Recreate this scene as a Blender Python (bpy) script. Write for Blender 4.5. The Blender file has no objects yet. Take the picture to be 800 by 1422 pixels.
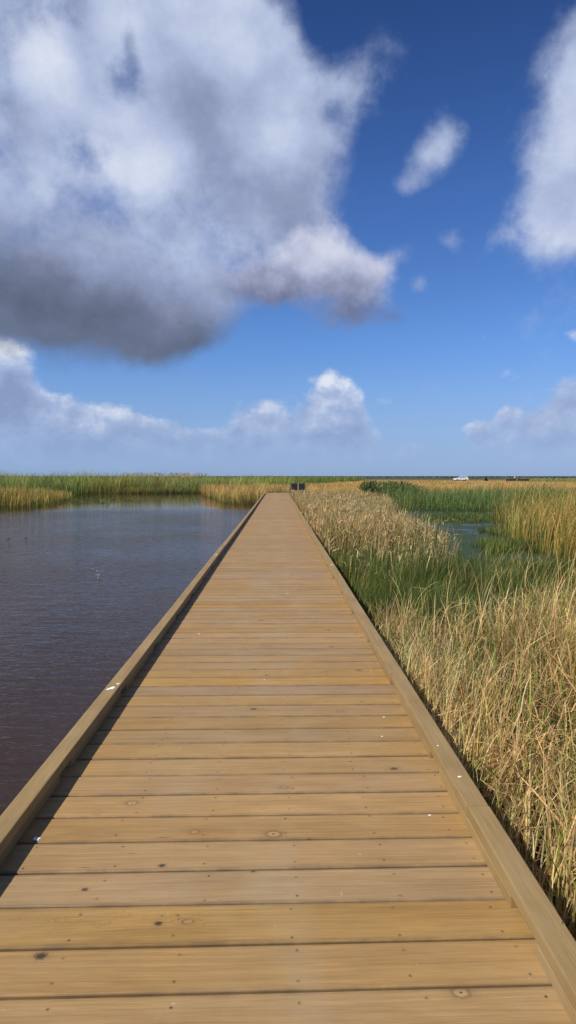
import bpy, bmesh, math, random
import numpy as np
from math import radians as R, sin, cos, tan, atan, pi
from mathutils import Vector, Matrix, noise as mnoise

random.seed(7)
scene = bpy.context.scene
COL = scene.collection
CAM_H = 1.5
EXPO = .25
WATER = -0.6
SUN_AZ, SUN_EL = R(-122), R(46)        # azimuth clockwise from +Y

# ------------------------------------------------------------------ helpers
def tag(o, label=None, cat=None, group=None, kind=None):
    if label: o['label'] = label
    if cat: o['category'] = cat
    if group: o['group'] = group
    if kind: o['kind'] = kind
    return o

def empty(name, loc=(0, 0, 0), rz=0.0):
    o = bpy.data.objects.new(name, None); COL.objects.link(o)
    o.location = loc; o.rotation_euler = (0, 0, rz); o.empty_display_size = .2
    return o

def link(name, me, mat=None, parent=None, smooth=False):
    o = bpy.data.objects.new(name, me); COL.objects.link(o)
    if mat: me.materials.append(mat)
    if parent: o.parent = parent
    if smooth:
        me.polygons.foreach_set('use_smooth', [True]*len(me.polygons))
    return o

class MB:
    """collects shapes, links them as ONE mesh object"""
    def __init__(s):
        s.bm = bmesh.new(); s.uv = s.bm.loops.layers.uv.new('UVMap')
        s.col = s.bm.loops.layers.float_color.new('rnd')
    def box(s, c, d, bev=0.0, axis=0, rot=None, rnd=None, off=None):
        """box centre c, size d; uv: u along `axis` in metres, v round the girth"""
        M = Matrix.Translation(c)
        if rot is not None: M = M @ rot
        r = bmesh.ops.create_cube(s.bm, size=1.0)
        vs = r['verts']
        for v in vs: v.co = Vector((v.co.x*d[0], v.co.y*d[1], v.co.z*d[2]))
        if bev > 0:
            es = list({e for v in vs for e in v.link_edges})
            rb = bmesh.ops.bevel(s.bm, geom=es, offset=bev, segments=2, affect='EDGES', profile=.6)
            vs = list({v for f in rb['faces'] for v in f.verts} | {v for v in vs if v.is_valid})
        fs = {f for v in vs for f in v.link_faces}
        rnd = rnd or (random.random(), random.random(), random.random())
        off = random.random()*20 if off is None else off
        a1, a2 = [i for i in range(3) if i != axis]
        for f in fs:
            n = f.normal
            f.normal_update(); n = f.normal
            for l in f.loops:
                co = l.vert.co
                g = co[a1] if abs(n[a2]) > abs(n[a1]) else co[a2]+.37
                if abs(n[axis]) > .8: g = co[a1]; u = co[a2]*3
                else: u = co[axis]
                l[s.uv].uv = (u+off, g+off*.13)
                l[s.col] = (*rnd, 1)
        for v in vs: v.co = M @ v.co
        return vs
    def cyl(s, p0, p1, r0, r1=None, n=10, cap=True):
        r1 = r0 if r1 is None else r1
        p0, p1 = Vector(p0), Vector(p1); d = (p1-p0)
        q = d.to_track_quat('Z', 'Y').to_matrix().to_4x4()
        r = bmesh.ops.create_cone(s.bm, cap_ends=cap, segments=n, radius1=r0, radius2=max(r1, 1e-4), depth=d.length)
        M = Matrix.Translation((p0+p1)/2) @ q
        for v in r['verts']: v.co = M @ v.co
        rnd = (random.random(), random.random(), random.random(), 1)
        for f in {f for v in r['verts'] for f in v.link_faces}:
            for l in f.loops:
                l[s.uv].uv = (l.vert.co.z, l.vert.co.x+l.vert.co.y); l[s.col] = rnd
        return r['verts']
    def build(s, name, mat, parent=None, smooth=False):
        me = bpy.data.meshes.new(name); s.bm.to_mesh(me); s.bm.free()
        return link(name, me, mat, parent, smooth)

# ------------------------------------------------------------------ node DSL
class G:
    def __init__(s, tree):
        s.t = tree; s.t.nodes.clear()
    def n(s, typ, **kw):
        nd = s.t.nodes.new(typ)
        for k, v in kw.items(): setattr(nd, k, v)
        return nd
    def put(s, sock, v):
        if v is None: return
        if isinstance(v, bpy.types.NodeSocket): s.t.links.new(v, sock)
        else:
            if sock.type == 'RGBA' and len(v) == 3: v = (*v, 1)
            sock.default_value = v
    def m(s, op, a, b=None, c=None, clamp=False):
        nd = s.n('ShaderNodeMath', operation=op, use_clamp=clamp)
        for i, v in enumerate((a, b, c)): s.put(nd.inputs[i], v)
        return nd.outputs[0]
    def vm(s, op, a, b=None, scale=None):
        nd = s.n('ShaderNodeVectorMath', operation=op)
        s.put(nd.inputs[0], a); s.put(nd.inputs[1], b)
        if scale is not None: s.put(nd.inputs['Scale'], scale)
        return nd.outputs['Value'] if op in ('LENGTH', 'DOT_PRODUCT', 'DISTANCE') else nd.outputs[0]
    def xyz(s, x=0., y=0., z=0.):
        nd = s.n('ShaderNodeCombineXYZ')
        for i, v in enumerate((x, y, z)): s.put(nd.inputs[i], v)
        return nd.outputs[0]
    def sep(s, v):
        nd = s.n('ShaderNodeSeparateXYZ'); s.put(nd.inputs[0], v); return nd.outputs
    def noise(s, vec, scale, detail=4, rough=.5, dist=0., lac=2.0, color=False):
        nd = s.n('ShaderNodeTexNoise'); s.put(nd.inputs['Vector'], vec)
        for k, v in (('Scale', scale), ('Detail', detail), ('Roughness', rough), ('Distortion', dist), ('Lacunarity', lac)):
            s.put(nd.inputs[k], v)
        return nd.outputs[1 if color else 0]
    def mr(s, v, a, b, c=0., d=1., smooth=False):
        nd = s.n('ShaderNodeMapRange', interpolation_type='SMOOTHSTEP' if smooth else 'LINEAR')
        for i, x in enumerate((v, a, b, c, d)): s.put(nd.inputs[i], x)
        return nd.outputs[0]
    def mix(s, f, a, b, blend='MIX'):
        nd = s.n('ShaderNodeMix', data_type='RGBA', blend_type=blend)
        s.put(nd.inputs[0], f); s.put(nd.inputs[6], a); s.put(nd.inputs[7], b)
        return nd.outputs[2]
    def ramp(s, f, stops, interp='LINEAR'):
        nd = s.n('ShaderNodeValToRGB'); cr = nd.color_ramp; cr.interpolation = interp
        while len(cr.elements) < len(stops): cr.elements.new(.5)
        for e, (p, c) in zip(cr.elements, stops): e.position = p; e.color = (*c, 1) if len(c) == 3 else c
        s.put(nd.inputs[0], f); return nd.outputs[0]
    def mapping(s, v, loc=(0, 0, 0), rot=(0, 0, 0), scale=(1, 1, 1), typ='POINT'):
        nd = s.n('ShaderNodeMapping', vector_type=typ); s.put(nd.inputs[0], v)
        s.put(nd.inputs[1], loc) if typ != 'VECTOR' else None
        s.put(nd.inputs['Rotation'], rot); s.put(nd.inputs['Scale'], scale)
        return nd.outputs[0]
    def attr(s, name):
        return s.n('ShaderNodeAttribute', attribute_name=name).outputs
    def bump(s, h, strength=.3, dist=.01):
        nd = s.n('ShaderNodeBump'); s.put(nd.inputs['Height'], h)
        s.put(nd.inputs['Strength'], strength); s.put(nd.inputs['Distance'], dist)
        return nd.outputs[0]
    def principled(s, col, rough=.6, normal=None, spec=.5, metallic=0., **kw):
        nd = s.n('ShaderNodeBsdfPrincipled')
        s.put(nd.inputs['Base Color'], col); s.put(nd.inputs['Roughness'], rough)
        s.put(nd.inputs['Normal'], normal); s.put(nd.inputs['Specular IOR Level'], spec)
        s.put(nd.inputs['Metallic'], metallic)
        for k, v in kw.items(): s.put(nd.inputs[k.replace('_', ' ')], v)
        return nd.outputs[0]
    def out(s, sh, world=False):
        nd = s.n('ShaderNodeOutputWorld' if world else 'ShaderNodeOutputMaterial')
        s.t.links.new(sh, nd.inputs[0])

def material(name):
    m = bpy.data.materials.new(name); m.use_nodes = True
    return m, G(m.node_tree)

def lin(r, g, b):
    f = lambda c: (c/255/12.92) if c/255 <= .04045 else ((c/255+.055)/1.055)**2.4
    return (f(r), f(g), f(b))

# ------------------------------------------------------------------ directions of photo points
PITCH, YAW, F = atan(50/900), atan(14/900), 900.0
def px_dir(px, py):
    """photo pixel -> (azimuth, elevation)"""
    v = Vector(((px-400)/F, 1.0, (711-py)/F))
    v = Matrix.Rotation(-YAW, 3, 'Z') @ (Matrix.Rotation(-PITCH, 3, 'X') @ v)
    v.normalize()
    return math.atan2(v.x, v.y), math.asin(v.z)

# ------------------------------------------------------------------ materials
def wood_material(name, tones, nails=False, grey=.35, grain=.62):
    m, g = material(name)
    uv = g.n('ShaderNodeUVMap', uv_map='UVMap').outputs[0]
    rnd = g.sep(g.attr('rnd')[1])
    pos = g.n('ShaderNodeTexCoord').outputs['Object']
    u, v, _ = g.sep(uv)
    # knots: one candidate per voronoi cell
    kv = g.n('ShaderNodeTexVoronoi', voronoi_dimensions='2D')
    g.put(kv.inputs['Vector'], g.xyz(g.m('MULTIPLY', u, 1.5), g.m('MULTIPLY', v, 4.2)))
    g.put(kv.inputs['Scale'], 1.0); g.put(kv.inputs['Randomness'], .9)
    ks = g.sep(kv.outputs['Position']); kr = g.sep(kv.outputs['Color'])
    du = g.m('SUBTRACT', u, g.m('DIVIDE', ks[0], 1.5)); dv = g.m('SUBTRACT', v, g.m('DIVIDE', ks[1], 4.2))
    wob = g.noise(uv, 75, 3, .65)
    r = g.m('MULTIPLY', g.vm('LENGTH', g.xyz(g.m('MULTIPLY', du, .8), g.m('MULTIPLY', dv, 1.25))), g.m('ADD', .35, g.m('MULTIPLY', wob, 1.3)))
    has = g.m('GREATER_THAN', kr[0], .72)
    size = g.m('ADD', .004, g.m('MULTIPLY', kr[1], .010))
    kn = g.m('MULTIPLY', has, g.mr(g.m('DIVIDE', r, size), 1.15, .8, 0, 1, True))
    ring = g.m('MULTIPLY', has, g.m('MULTIPLY', g.mr(g.m('DIVIDE', r, size), .75, 1.0, 0, 1, True), g.mr(g.m('DIVIDE', r, size), 1.7, 1.0, 0, 1, True)))
    halo = g.m('MULTIPLY', has, g.mr(g.m('DIVIDE', r, size), 4.5, .9, 0, 1, True))
    # grain lines swirl round the knots
    bend = g.m('MULTIPLY', halo, g.m('MULTIPLY', g.m('SIGN', dv), .030))
    vv = g.m('ADD', g.m('SUBTRACT', v, bend), g.m('MULTIPLY', g.noise(g.xyz(g.m('MULTIPLY', u, .9), g.m('MULTIPLY', v, 6)), 1.0, 2), .05))
    g1 = g.noise(g.xyz(g.m('MULTIPLY', u, 1.1), g.m('MULTIPLY', vv, 75)), 1.0, 5, .62)
    g2 = g.noise(g.xyz(g.m('MULTIPLY', u, 7), g.m('MULTIPLY', vv, 330)), 1.0, 3, .6)
    blot = g.noise(g.xyz(g.m('MULTIPLY', u, 1.3), g.m('MULTIPLY', v, 5)), 1.6, 4, .6)
    base = g.ramp(rnd[0], [(0, tones[0]), (.35, tones[1]), (.7, tones[2]), (1, tones[3])])
    dark = g.mix(g.mr(g1, .36, .70), (.68, .62, .54), (1.10, 1.09, 1.06))
    col = g.mix(grain, base, dark, 'MULTIPLY')
    col = g.mix(.55, col, g.mix(g.mr(g2, .35, .68), (.70, .66, .60), (1.13, 1.12, 1.10)), 'MULTIPLY')
    col = g.mix(.8, col, g.mix(g.mr(blot, .3, .72), (.80, .76, .68), (1.12, 1.12, 1.10)), 'MULTIPLY')
    # weathered grey wash in patches
    wp = g.noise(pos, 1.7, 5, .62)
    wp2 = g.noise(pos, 9, 3, .6)
    wash = g.m('MULTIPLY', g.mr(g.m('ADD', wp, g.m('MULTIPLY', wp2, .55)), .74, 1.0, 0, 1, True), grey)
    col = g.mix(wash, col, (.285, .215, .125))
    sc = g.mr(g.noise(pos, 5.5, 6, .7), .655, .70, 0, .55, True)
    col = g.mix(g.m('MULTIPLY', sc, .55), col, (.10, .062, .030))
    if nails:
        bx, by, _ = g.sep(pos)
        foot = g.m('MULTIPLY', g.mr(g.m('ABSOLUTE', g.m('ADD', bx, .12)), .75, .15, 0, 1, True), g.mr(g.noise(g.mapping(pos, scale=(1.6, .55, 1)), 1.4, 5, .6), .42, .66, 0, .38, True))
        col = g.mix(foot, col, (.30, .225, .125))
        damp = g.mr(g.noise(g.mapping(pos, scale=(1., 1.8, 1)), 2.1, 6, .66), .60, .74, 0, .30, True)
        col = g.mix(damp, col, (.19, .145, .105))
    # knots: some pale, some dark
    pale = g.m('GREATER_THAN', kr[2], .45)
    kc = g.mix(pale, (.045, .026, .013), (.30, .185, .085))
    col = g.mix(g.m('MULTIPLY', halo, .30), col, (.17, .095, .038))
    col = g.mix(g.m('MULTIPLY', ring, .55), col, (.075, .045, .022))
    col = g.mix(g.m('MULTIPLY', kn, g.mr(kr[2], .45, 1., .8, .25)), col, kc)
    # short dark checks along the grain
    ck = g.noise(g.xyz(g.m('MULTIPLY', u, 5), g.m('MULTIPLY', v, 70)), 1.0, 2, .5)
    ck2 = g.noise(uv, 3.1, 2)
    chk = g.m('MULTIPLY', g.mr(ck, .735, .77), g.mr(ck2, .5, .6))
    col = g.mix(g.m('MULTIPLY', chk, .8), col, (.03, .02, .012))
    track = None
    if nails:
        opx, opy, _ = g.sep(pos)
        for (kx, ky, kr_, pale_) in NEAR_KNOTS:
            vec = g.xyz(g.m('MULTIPLY', g.m('SUBTRACT', opx, kx), .75), g.m('SUBTRACT', opy, ky))
            rr = g.m('DIVIDE', g.m('MULTIPLY', g.vm('LENGTH', vec), g.m('ADD', .45, g.m('MULTIPLY', wob, 1.1))), kr_)
            col = g.mix(g.mr(rr, 3.4, .9, 0, .30, True), col, (.16, .092, .04))
            col = g.mix(g.m('MULTIPLY', g.mr(rr, 1.7, 1.15, 0, 1, True), g.mr(rr, .7, 1.05, 0, .42 if pale_ else .7, True)), col, (.09, .055, .026))
            col = g.mix(g.mr(rr, 1.1, .7, 0, .85, True), col, (.33, .205, .085) if pale_ else (.016, .011, .008))
            if pale_: col = g.mix(g.mr(rr, .28, .16, 0, .9, True), col, (.05, .03, .015))
        tv = g.noise(g.mapping(pos, rot=(0, 0, R(35)), scale=(46, 30, 1)), 1.0, 2, .5, 1.8)
        line = g.mr(g.m('ABSOLUTE', g.m('SUBTRACT', tv, .5)), .016, .006, 0, 1, True)
        patch = g.mr(g.noise(g.mapping(pos, scale=(2.2, 4.5, 1)), 1.0, 4, .6), .63, .70, 0, 1, True)
        zone = g.mr(g.vm('LENGTH', g.xyz(g.m('MULTIPLY', g.m('SUBTRACT', opx, TRACK[0]), 1/.42), g.m('MULTIPLY', g.m('SUBTRACT', opy, TRACK[1]), 1/.062), 0.)), 1.05, .7, 0, 1, True)
        brk = g.mr(g.noise(pos, 26, 3, .6), .5, .6, 0, 1, True)
        track = g.m('MULTIPLY', g.m('MULTIPLY', line, brk), g.m('MAXIMUM', zone, g.m('MULTIPLY', patch, .45)))
        col = g.mix(g.m('MULTIPLY', track, .75), col, (.05, .033, .018))
        # pale scuffs and grit
        sp = g.noise(pos, 38, 2, .5); spm = g.noise(pos, 2.3, 3, .6)
        col = g.mix(g.m('MULTIPLY', g.mr(sp, .70, .76, 0, .6, True), g.mr(spm, .5, .6)), col, (.40, .34, .26))
        # dirt along the board edges, painted wide to strengthen the dark of the gaps
        edge = g.m('ABSOLUTE', g.attr('vac')[2])
        ed = g.m('MULTIPLY', g.mr(edge, .074, .096, 0, 1, True), g.mr(g.noise(pos, 6, 4, .65), .35, .66, .25, .8))
        col = g.mix(ed, col, (.10, .065, .034))
    height = g.m('ADD', g.m('MULTIPLY', g1, .5), g.m('SUBTRACT', g.m('MULTIPLY', g2, .35), g.m('MULTIPLY', chk, 1.0)))
    if nails:
        # sunk nail heads: pairs over every joist, shifted a little from board to board
        px, py, _ = g.sep(pos)
        nx = g.m('ADD', g.m('ADD', px, .66), g.m('MULTIPLY', g.m('SUBTRACT', rnd[1], .5), .05))
        cell = g.m('ROUND', g.m('DIVIDE', nx, .355))
        jit = g.m('MULTIPLY', g.m('SUBTRACT', g.m('FRACT', g.m('MULTIPLY', g.m('SINE', g.m('ADD', g.m('MULTIPLY', cell, 78.2), g.m('MULTIPLY', rnd[2], 91.7))), 437.5)), .5), .045)
        ddx = g.m('SUBTRACT', g.m('SUBTRACT', nx, g.m('MULTIPLY', cell, .355)), jit)
        w = g.attr('vac')[2]
        a = g.m('ABSOLUTE', w)
        ddy = g.m('SUBTRACT', a, g.m('ADD', .058, g.m('ADD', g.m('MULTIPLY', jit, .6), g.m('MULTIPLY', g.m('SIGN', w), g.m('MULTIPLY', g.m('SUBTRACT', rnd[0], .5), .02)))))
        nd = g.vm('LENGTH', g.xyz(ddx, ddy))
        drop = g.m('FRACT', g.m('MULTIPLY', g.m('SINE', g.m('ADD', g.m('MULTIPLY', cell, 12.9), g.m('ADD', g.m('MULTIPLY', rnd[1], 57.3), g.m('MULTIPLY', g.m('SIGN', w), 3.1)))), 951.1))
        keep = g.mr(drop, .15, .9, .25, 1.)
        nail = g.m('MULTIPLY', keep, g.mr(nd, .0050, .0026, 0, 1, True))
        stain = g.mr(nd, .011, .003, 0, .3, True)
        col = g.mix(stain, col, (.09, .055, .03))
        col = g.mix(g.m('MULTIPLY', nail, .9), col, (.022, .016, .012))
        height = g.m('SUBTRACT', height, g.m('MULTIPLY', nail, 2.0))
    hs = g.n('ShaderNodeHueSaturation')
    g.put(hs.inputs['Hue'], .5); g.put(hs.inputs['Saturation'], g.mr(rnd[1], 0, 1, .90, 1.05))
    g.put(hs.inputs['Value'], g.mr(rnd[2], 0, 1, .93, 1.06)); g.put(hs.inputs['Color'], col)
    g.out(g.principled(hs.outputs[0], g.mr(g1, .3, .7, .72, .56), g.bump(height, .35, .0018), .35))
    return m

def deck_pt(px, py):
    a, e = px_dir(px, py); d = CAM_H/tan(-e)
    return (d*sin(a), d*cos(a))
NEAR_KNOTS = [(*deck_pt(px, py), r, p) for px, py, r, p in ((183, 1115, .016, 1), (270, 1155, .011, 1), (225, 1202, .008, 0), (220, 1283, .008, 0), (57, 1327, .012, 0),
              (430, 1165, .006, 0), (380, 1158, .020, 1), (640, 1378, .016, 1), (118, 1235, .007, 0), (352, 1209, .006, 0))]
TRACK = deck_pt(140, 1280)
DECK_T = [(.318, .203, .082), (.342, .216, .083), (.360, .217, .074), (.322, .208, .095)]
KERB_T = [(.278, .190, .074), (.292, .198, .076), (.286, .194, .080), (.300, .202, .074)]
M_DECK = wood_material('deck_timber', DECK_T, nails=True, grey=.22)
M_KERB = wood_material('kerb_timber', KERB_T, grey=.2, grain=.40)
M_DARKW = wood_material('dark_timber', [(.10, .078, .055), (.12, .09, .06), (.14, .105, .07), (.09, .07, .05)], grey=.3)
M_PALEW = wood_material('pale_timber', [(.32, .27, .20), (.36, .30, .22), (.30, .26, .20), (.34, .28, .2)], grey=.3)

def plain(name, col, rough=.5, spec=.5, metallic=0., bumpy=0., **kw):
    m, g = material(name)
    pos = g.n('ShaderNodeTexCoord').outputs['Object']
    nz = g.noise(pos, 14, 4)
    c = g.mix(g.mr(nz, .3, .7), tuple(x*.88 for x in col), tuple(min(1, x*1.06) for x in col))
    g.out(g.principled(c, rough, g.bump(nz, bumpy, .004) if bumpy else None, spec, metallic, **kw))
    return m
M_BLACK = plain('black_panel', (.010, .010, .011), .5, .3)
M_PAINT = plain('white_paint', (.82, .82, .82), .25, .5, Coat_Weight=.6)
M_GLASS = plain('tinted_glass', (.02, .024, .03), .06, .6)
M_RUBBER = plain('rubber', (.022, .022, .022), .8)
M_ALLOY = plain('alloy', (.55, .55, .56), .35, .5, .8)
M_LAMP = plain('lamp_lens', (.75, .76, .78), .15)
M_RED = plain('red_lens', (.35, .02, .02), .2)
M_TRIM = plain('dark_trim', (.03, .03, .032), .6)
M_WHITE = plain('white_droppings', (.75, .74, .70), .8, .2, bumpy=.4)
M_TWIG = plain('bleached_twig', (.36, .31, .25), .8, .2, bumpy=.5)
M_DTWIG = plain('dark_twig', (.05, .04, .03), .8, .2, bumpy=.5)

def leaf_material(name, transl=.4, rough=.55):
    m, g = material(name)
    a = g.attr('Col')[0]
    pos = g.n('ShaderNodeTexCoord').outputs['Object']
    st = g.noise(g.mapping(pos, scale=(90, 90, 14)), 1.0, 2)
    col = g.mix(.8, a, g.mix(g.mr(st, .3, .7), (.72, .70, .64), (1.18, 1.17, 1.12)), 'MULTIPLY')
    p = g.principled(col, rough, None, .22)
    tr = g.n('ShaderNodeBsdfTranslucent'); g.put(tr.inputs[0], col)
    mx = g.n('ShaderNodeMixShader'); mx.inputs[0].default_value = transl
    g.t.links.new(p, mx.inputs[1]); g.t.links.new(tr.outputs[0], mx.inputs[2])
    g.out(mx.outputs[0])
    return m
M_LEAF = leaf_material('reed_leaf')

def water_material(name, algae):
    m, g = material(name)
    pos = g.n('ShaderNodeTexCoord').outputs['Object']
    big = g.noise(pos, .12, 3, .55)
    tint = g.mix(g.mr(big, .35, .65), (.029, .0165, .0115), (.040, .0225, .0150))
    pat = g.noise(g.mapping(pos, scale=(1, .8, 1)), .22, 3, .5)
    if algae:
        al = g.noise(pos, .35, 6, .62)
        fine = g.noise(pos, 9, 3, .6)
        am = g.mr(g.m('ADD', al, g.m('MULTIPLY', g.m('SUBTRACT', fine, .5), .25)), .31, .46, 0, .95, True)
        tint = g.mix(am, tint, g.mix(g.mr(fine, .3, .7), (.022, .032, .010), (.050, .072, .020)))
    # wind ripples: fine crests lying across the breeze, calmer and rougher patches
    w1 = g.noise(g.mapping(pos, rot=(0, 0, R(16)), scale=(3.2, 9.0, 1)), 1.0, 3, .55, .5)
    w2 = g.noise(g.mapping(pos, rot=(0, 0, R(-9)), scale=(9.5, 24.0, 1)), 1.0, 2, .5, .3)
    w3 = g.noise(g.mapping(pos, rot=(0, 0, R(8)), scale=(.8, 2.2, 1)), 1.0, 2)
    h = g.m('ADD', g.m('MULTIPLY', w1, 1.0), g.m('ADD', g.m('MULTIPLY', w2, .18), g.m('MULTIPLY', w3, 1.2)))
    amp = g.m('MULTIPLY', g.mr(pat, .36, .64, .08 if algae else .6, .22 if algae else 1.0, True), g.mr(g.sep(pos)[1], 33, 45, 1., .035, True))
    h = g.m('MULTIPLY', h, amp)
    rough = g.m('ADD', .045, g.m('MULTIPLY', am, .5)) if algae else .05
    g.out(g.principled(tint, rough, g.bump(h, .7, .045) if algae else g.bump(h, .5, .045), g.mr(am, 0, 1, .4, .1) if algae else .5, IOR=1.333 if algae else 1.18))
    return m
M_WATER = water_material('pond_water', False)
M_MARSHW = water_material('marsh_water', True)

# ground
def ground_material():
    m, g = material('marsh_soil')
    pos = g.n('ShaderNodeTexCoord').outputs['Object']
    x, y, z = g.sep(pos)
    d = g.vm('LENGTH', g.xyz(x, y, 0))
    n1 = g.noise(pos, .03, 6, .6); n2 = g.noise(pos, .6, 5, .6); n3 = g.noise(pos, .006, 4, .6)
    mud = g.mix(g.mr(n2, .3, .7), (.020, .014, .010), (.045, .032, .02))
    gold = g.mix(g.mr(n2, .3, .7), (.24, .155, .055), (.35, .225, .085))
    gold = g.mix(g.mr(n1, .52, .66, 0, .75, True), gold, (.085, .095, .030))
    far = g.mix(g.mr(n3, .4, .62, 0, 1, True), (.060, .070, .040), (.095, .090, .050))
    ed = g.m('ADD', d, g.m('MULTIPLY', g.m('SUBTRACT', n1, .5), 120))
    land = g.mix(g.mr(ed, 225, 290, 0, 1, True), gold, far)
    col = g.mix(g.mr(z, -.62, -.48), mud, land)
    g.out(g.principled(col, .95, g.bump(n2, .6, .08), .1))
    return m
M_GROUND = ground_material()

# ------------------------------------------------------------------ world: Nishita sky and clouds by direction
def build_world():
    w = bpy.data.worlds.new('World'); scene.world = w; w.use_nodes = True
    g = G(w.node_tree)
    STR = .1
    d = g.n('ShaderNodeTexCoord').outputs['Generated']
    x, y, z = g.sep(d)
    az = g.m('ARCTAN2', x, y); el = g.m('ARCSINE', g.m('MINIMUM', g.m('MAXIMUM', z, -1.), 1.))
    sky = g.n('ShaderNodeTexSky', sky_type='NISHITA', sun_disc=False)
    sky.sun_elevation = SUN_EL; sky.sun_rotation = SUN_AZ % (2*pi)
    sky.air_density = 1.0; sky.dust_density = .35; sky.ozone_density = 2.2; sky.altitude = 0
    tint = g.ramp(g.mr(el, 0., R(45)), SKY_TINT)
    skyc = g.mix(1.0, sky.outputs[0], tint, 'MULTIPLY')
    L = lambda r, gg, b: tuple(c/STR for c in lin(r, gg, b))
    # humid band low over the horizon
    hz = g.mr(el, 0., .20, 1., 0., True)
    skyc = g.mix(g.m('MULTIPLY', hz, .70), skyc, L(141, 172, 222))
    warp = g.xyz(g.m('SUBTRACT', g.noise(d, 2.6, 7, .66), .5), g.m('SUBTRACT', g.noise(g.vm('ADD', d, (7.3, 2.1, 4.4)), 2.6, 7, .66), .5), 0.)
    p0 = g.xyz(az, el, 0.)
    def field(p, blobs):
        acc = None
        for (cx, cy, rx, ry, rot, wt) in blobs:
            a, e = px_dir(cx, cy)
            sx = rx/F*cos(a)**2 * cos(e) ** .3; sy = ry/F*cos(e)**2
            q = g.mapping(p, (a, e, 0), (0, 0, R(rot)), (sx, sy, 1), 'TEXTURE')
            b = g.mr(g.vm('LENGTH', q), 1., 0., 0., wt, True)
            acc = b if acc is None else g.m('ADD', acc, b)
        return acc
    # ---- low cumulus rows
    pw = g.vm('ADD', p0, g.vm('SCALE', warp, scale=.020))
    LOW = [(10, 536, 86, 84, 0, 1.2), (-60, 540, 120, 110, 0, 1.1), (40, 596, 150, 56, 0, .9), (120, 594, 130, 62, 0, 1.0), (205, 610, 90, 46, 0, .8),
           (150, 636, 330, 50, 0, .6), (305, 618, 90, 40, 0, .6), (365, 583, 70, 62, -12, .9), (462, 560, 66, 66, 0, 1.0), (470, 596, 90, 62, 0, .9), (420, 622, 200, 55, 0, .6),
           (535, 559, 28, 16, 0, .6), (570, 626, 60, 22, 0, .6), (668, 601, 46, 30, 0, .9), (702, 578, 32, 28, 0, .75), (745, 596, 80, 44, 0, .9), (800, 560, 62, 60, 0, .9), (850, 590, 90, 60, 0, .9),
           (780, 622, 190, 34, 0, .8), (700, 523, 36, 26, 0, .36), (800, 463, 34, 16, 0, .22), (980, 600, 160, 60, 0, .9), (-250, 590, 180, 70, 0, .9)]
    cv = g.vm('MULTIPLY', d, (1., 1., 1.25))
    def lown(off):
        q = g.vm('ADD', cv, off) if off else cv
        return g.noise(q, 15, 7, .60)
    n0 = lown(None); n1 = lown((-.010, .004, .020))
    D = g.m('ADD', field(pw, LOW), g.m('MULTIPLY', g.m('SUBTRACT', n0, .5), 1.5))
    bk = g.noise(g.vm('MULTIPLY', d, (1, 1, 2.4)), 3.5, 6, .6)
    D = g.m('ADD', D, g.m('MULTIPLY', g.mr(y, .45, .1), g.mr(bk, .50, .64, -.1, .9)))
    al = g.mr(D, .27, .70, 0, 1, True)
    al = g.m('MULTIPLY', al, g.mr(el, -.01, .085, .28, .90, True))
    br = g.m('ADD', .46, g.m('MULTIPLY', g.m('SUBTRACT', n0, n1), 1.9))
    br = g.m('ADD', br, g.mr(el, .03, .15, -.10, .20))
    br = g.m('ADD', br, g.m('MULTIPLY', field(pw, LOWB), 1.0))
    br = g.m('ADD', br, g.mr(D, .30, 1.2, .16, -.14))
    lowc = g.ramp(br, [(0, L(138, 155, 192)), (.35, L(156, 174, 211)), (.60, L(172, 188, 221)), (.85, L(204, 213, 234)), (1., L(230, 234, 243))])
    lowc = g.mix(g.mr(el, .0, .10, .75, 0., True), lowc, L(150, 176, 217))
    c = g.mix(al, skyc, lowc)
    # ---- the big cloud overhead, its wisps and the one to the right
    pb = g.vm('ADD', p0, g.vm('SCALE', warp, scale=.075))
    HIGH = [(100, 100, 380, 260, 0, 1.1), (40, 330, 330, 190, 0, 1.0), (280, 150, 240, 230, 0, 1.0), (210, 400, 190, 130, 8, .95), (110, 430, 260, 105, 5, .85), (330, 320, 150, 120, 0, .6),
            (405, 210, 140, 190, 0, .80), (340, 20, 170, 130, 0, .7), (235, 470, 120, 56, 10, .72), (0, 430, 160, 70, 0, .5),
            (520, 85, 95, 100, 25, .58), (470, 130, 60, 90, 0, .3), (624, 194, 62, 56, 0, .74), (588, 226, 72, 52, 0, .74), (562, 258, 44, 30, 0, .55), (627, 335, 38, 42, 30, .66), (578, 395, 30, 26, 0, .54), (540, 355, 40, 30, 0, .4),
            (802, 192, 150, 165, 10, 1.0), (768, 312, 108, 84, 0, .85), (808, 75, 80, 90, -15, .55), (900, 230, 220, 240, 0, 1.2),
            (120, -180, 500, 220, 0, 1.2), (-400, 100, 520, 420, 0, 1.3),
            (182, 125, 70, 62, 20, -.98), (116, 205, 70, 50, 0, -.70), (188, 70, 26, 56, 10, -.6), (468, 40, 60, 90, 0, -.5), (462, 150, 36, 40, 0, -.5), (370, 470, 70, 60, 0, -.7)]
    LOBE = [(448, 330, 76, 82, 0, 1.1), (385, 362, 84, 66, 0, .9), (300, 372, 80, 54, 0, .75), (505, 380, 78, 62, 12, 1.0), (430, 400, 150, 64, 5, 1.0), (340, 395, 110, 46, 8, .6), (505, 440, 100, 40, 6, .95), (555, 452, 48, 24, 0, .5)]
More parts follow.
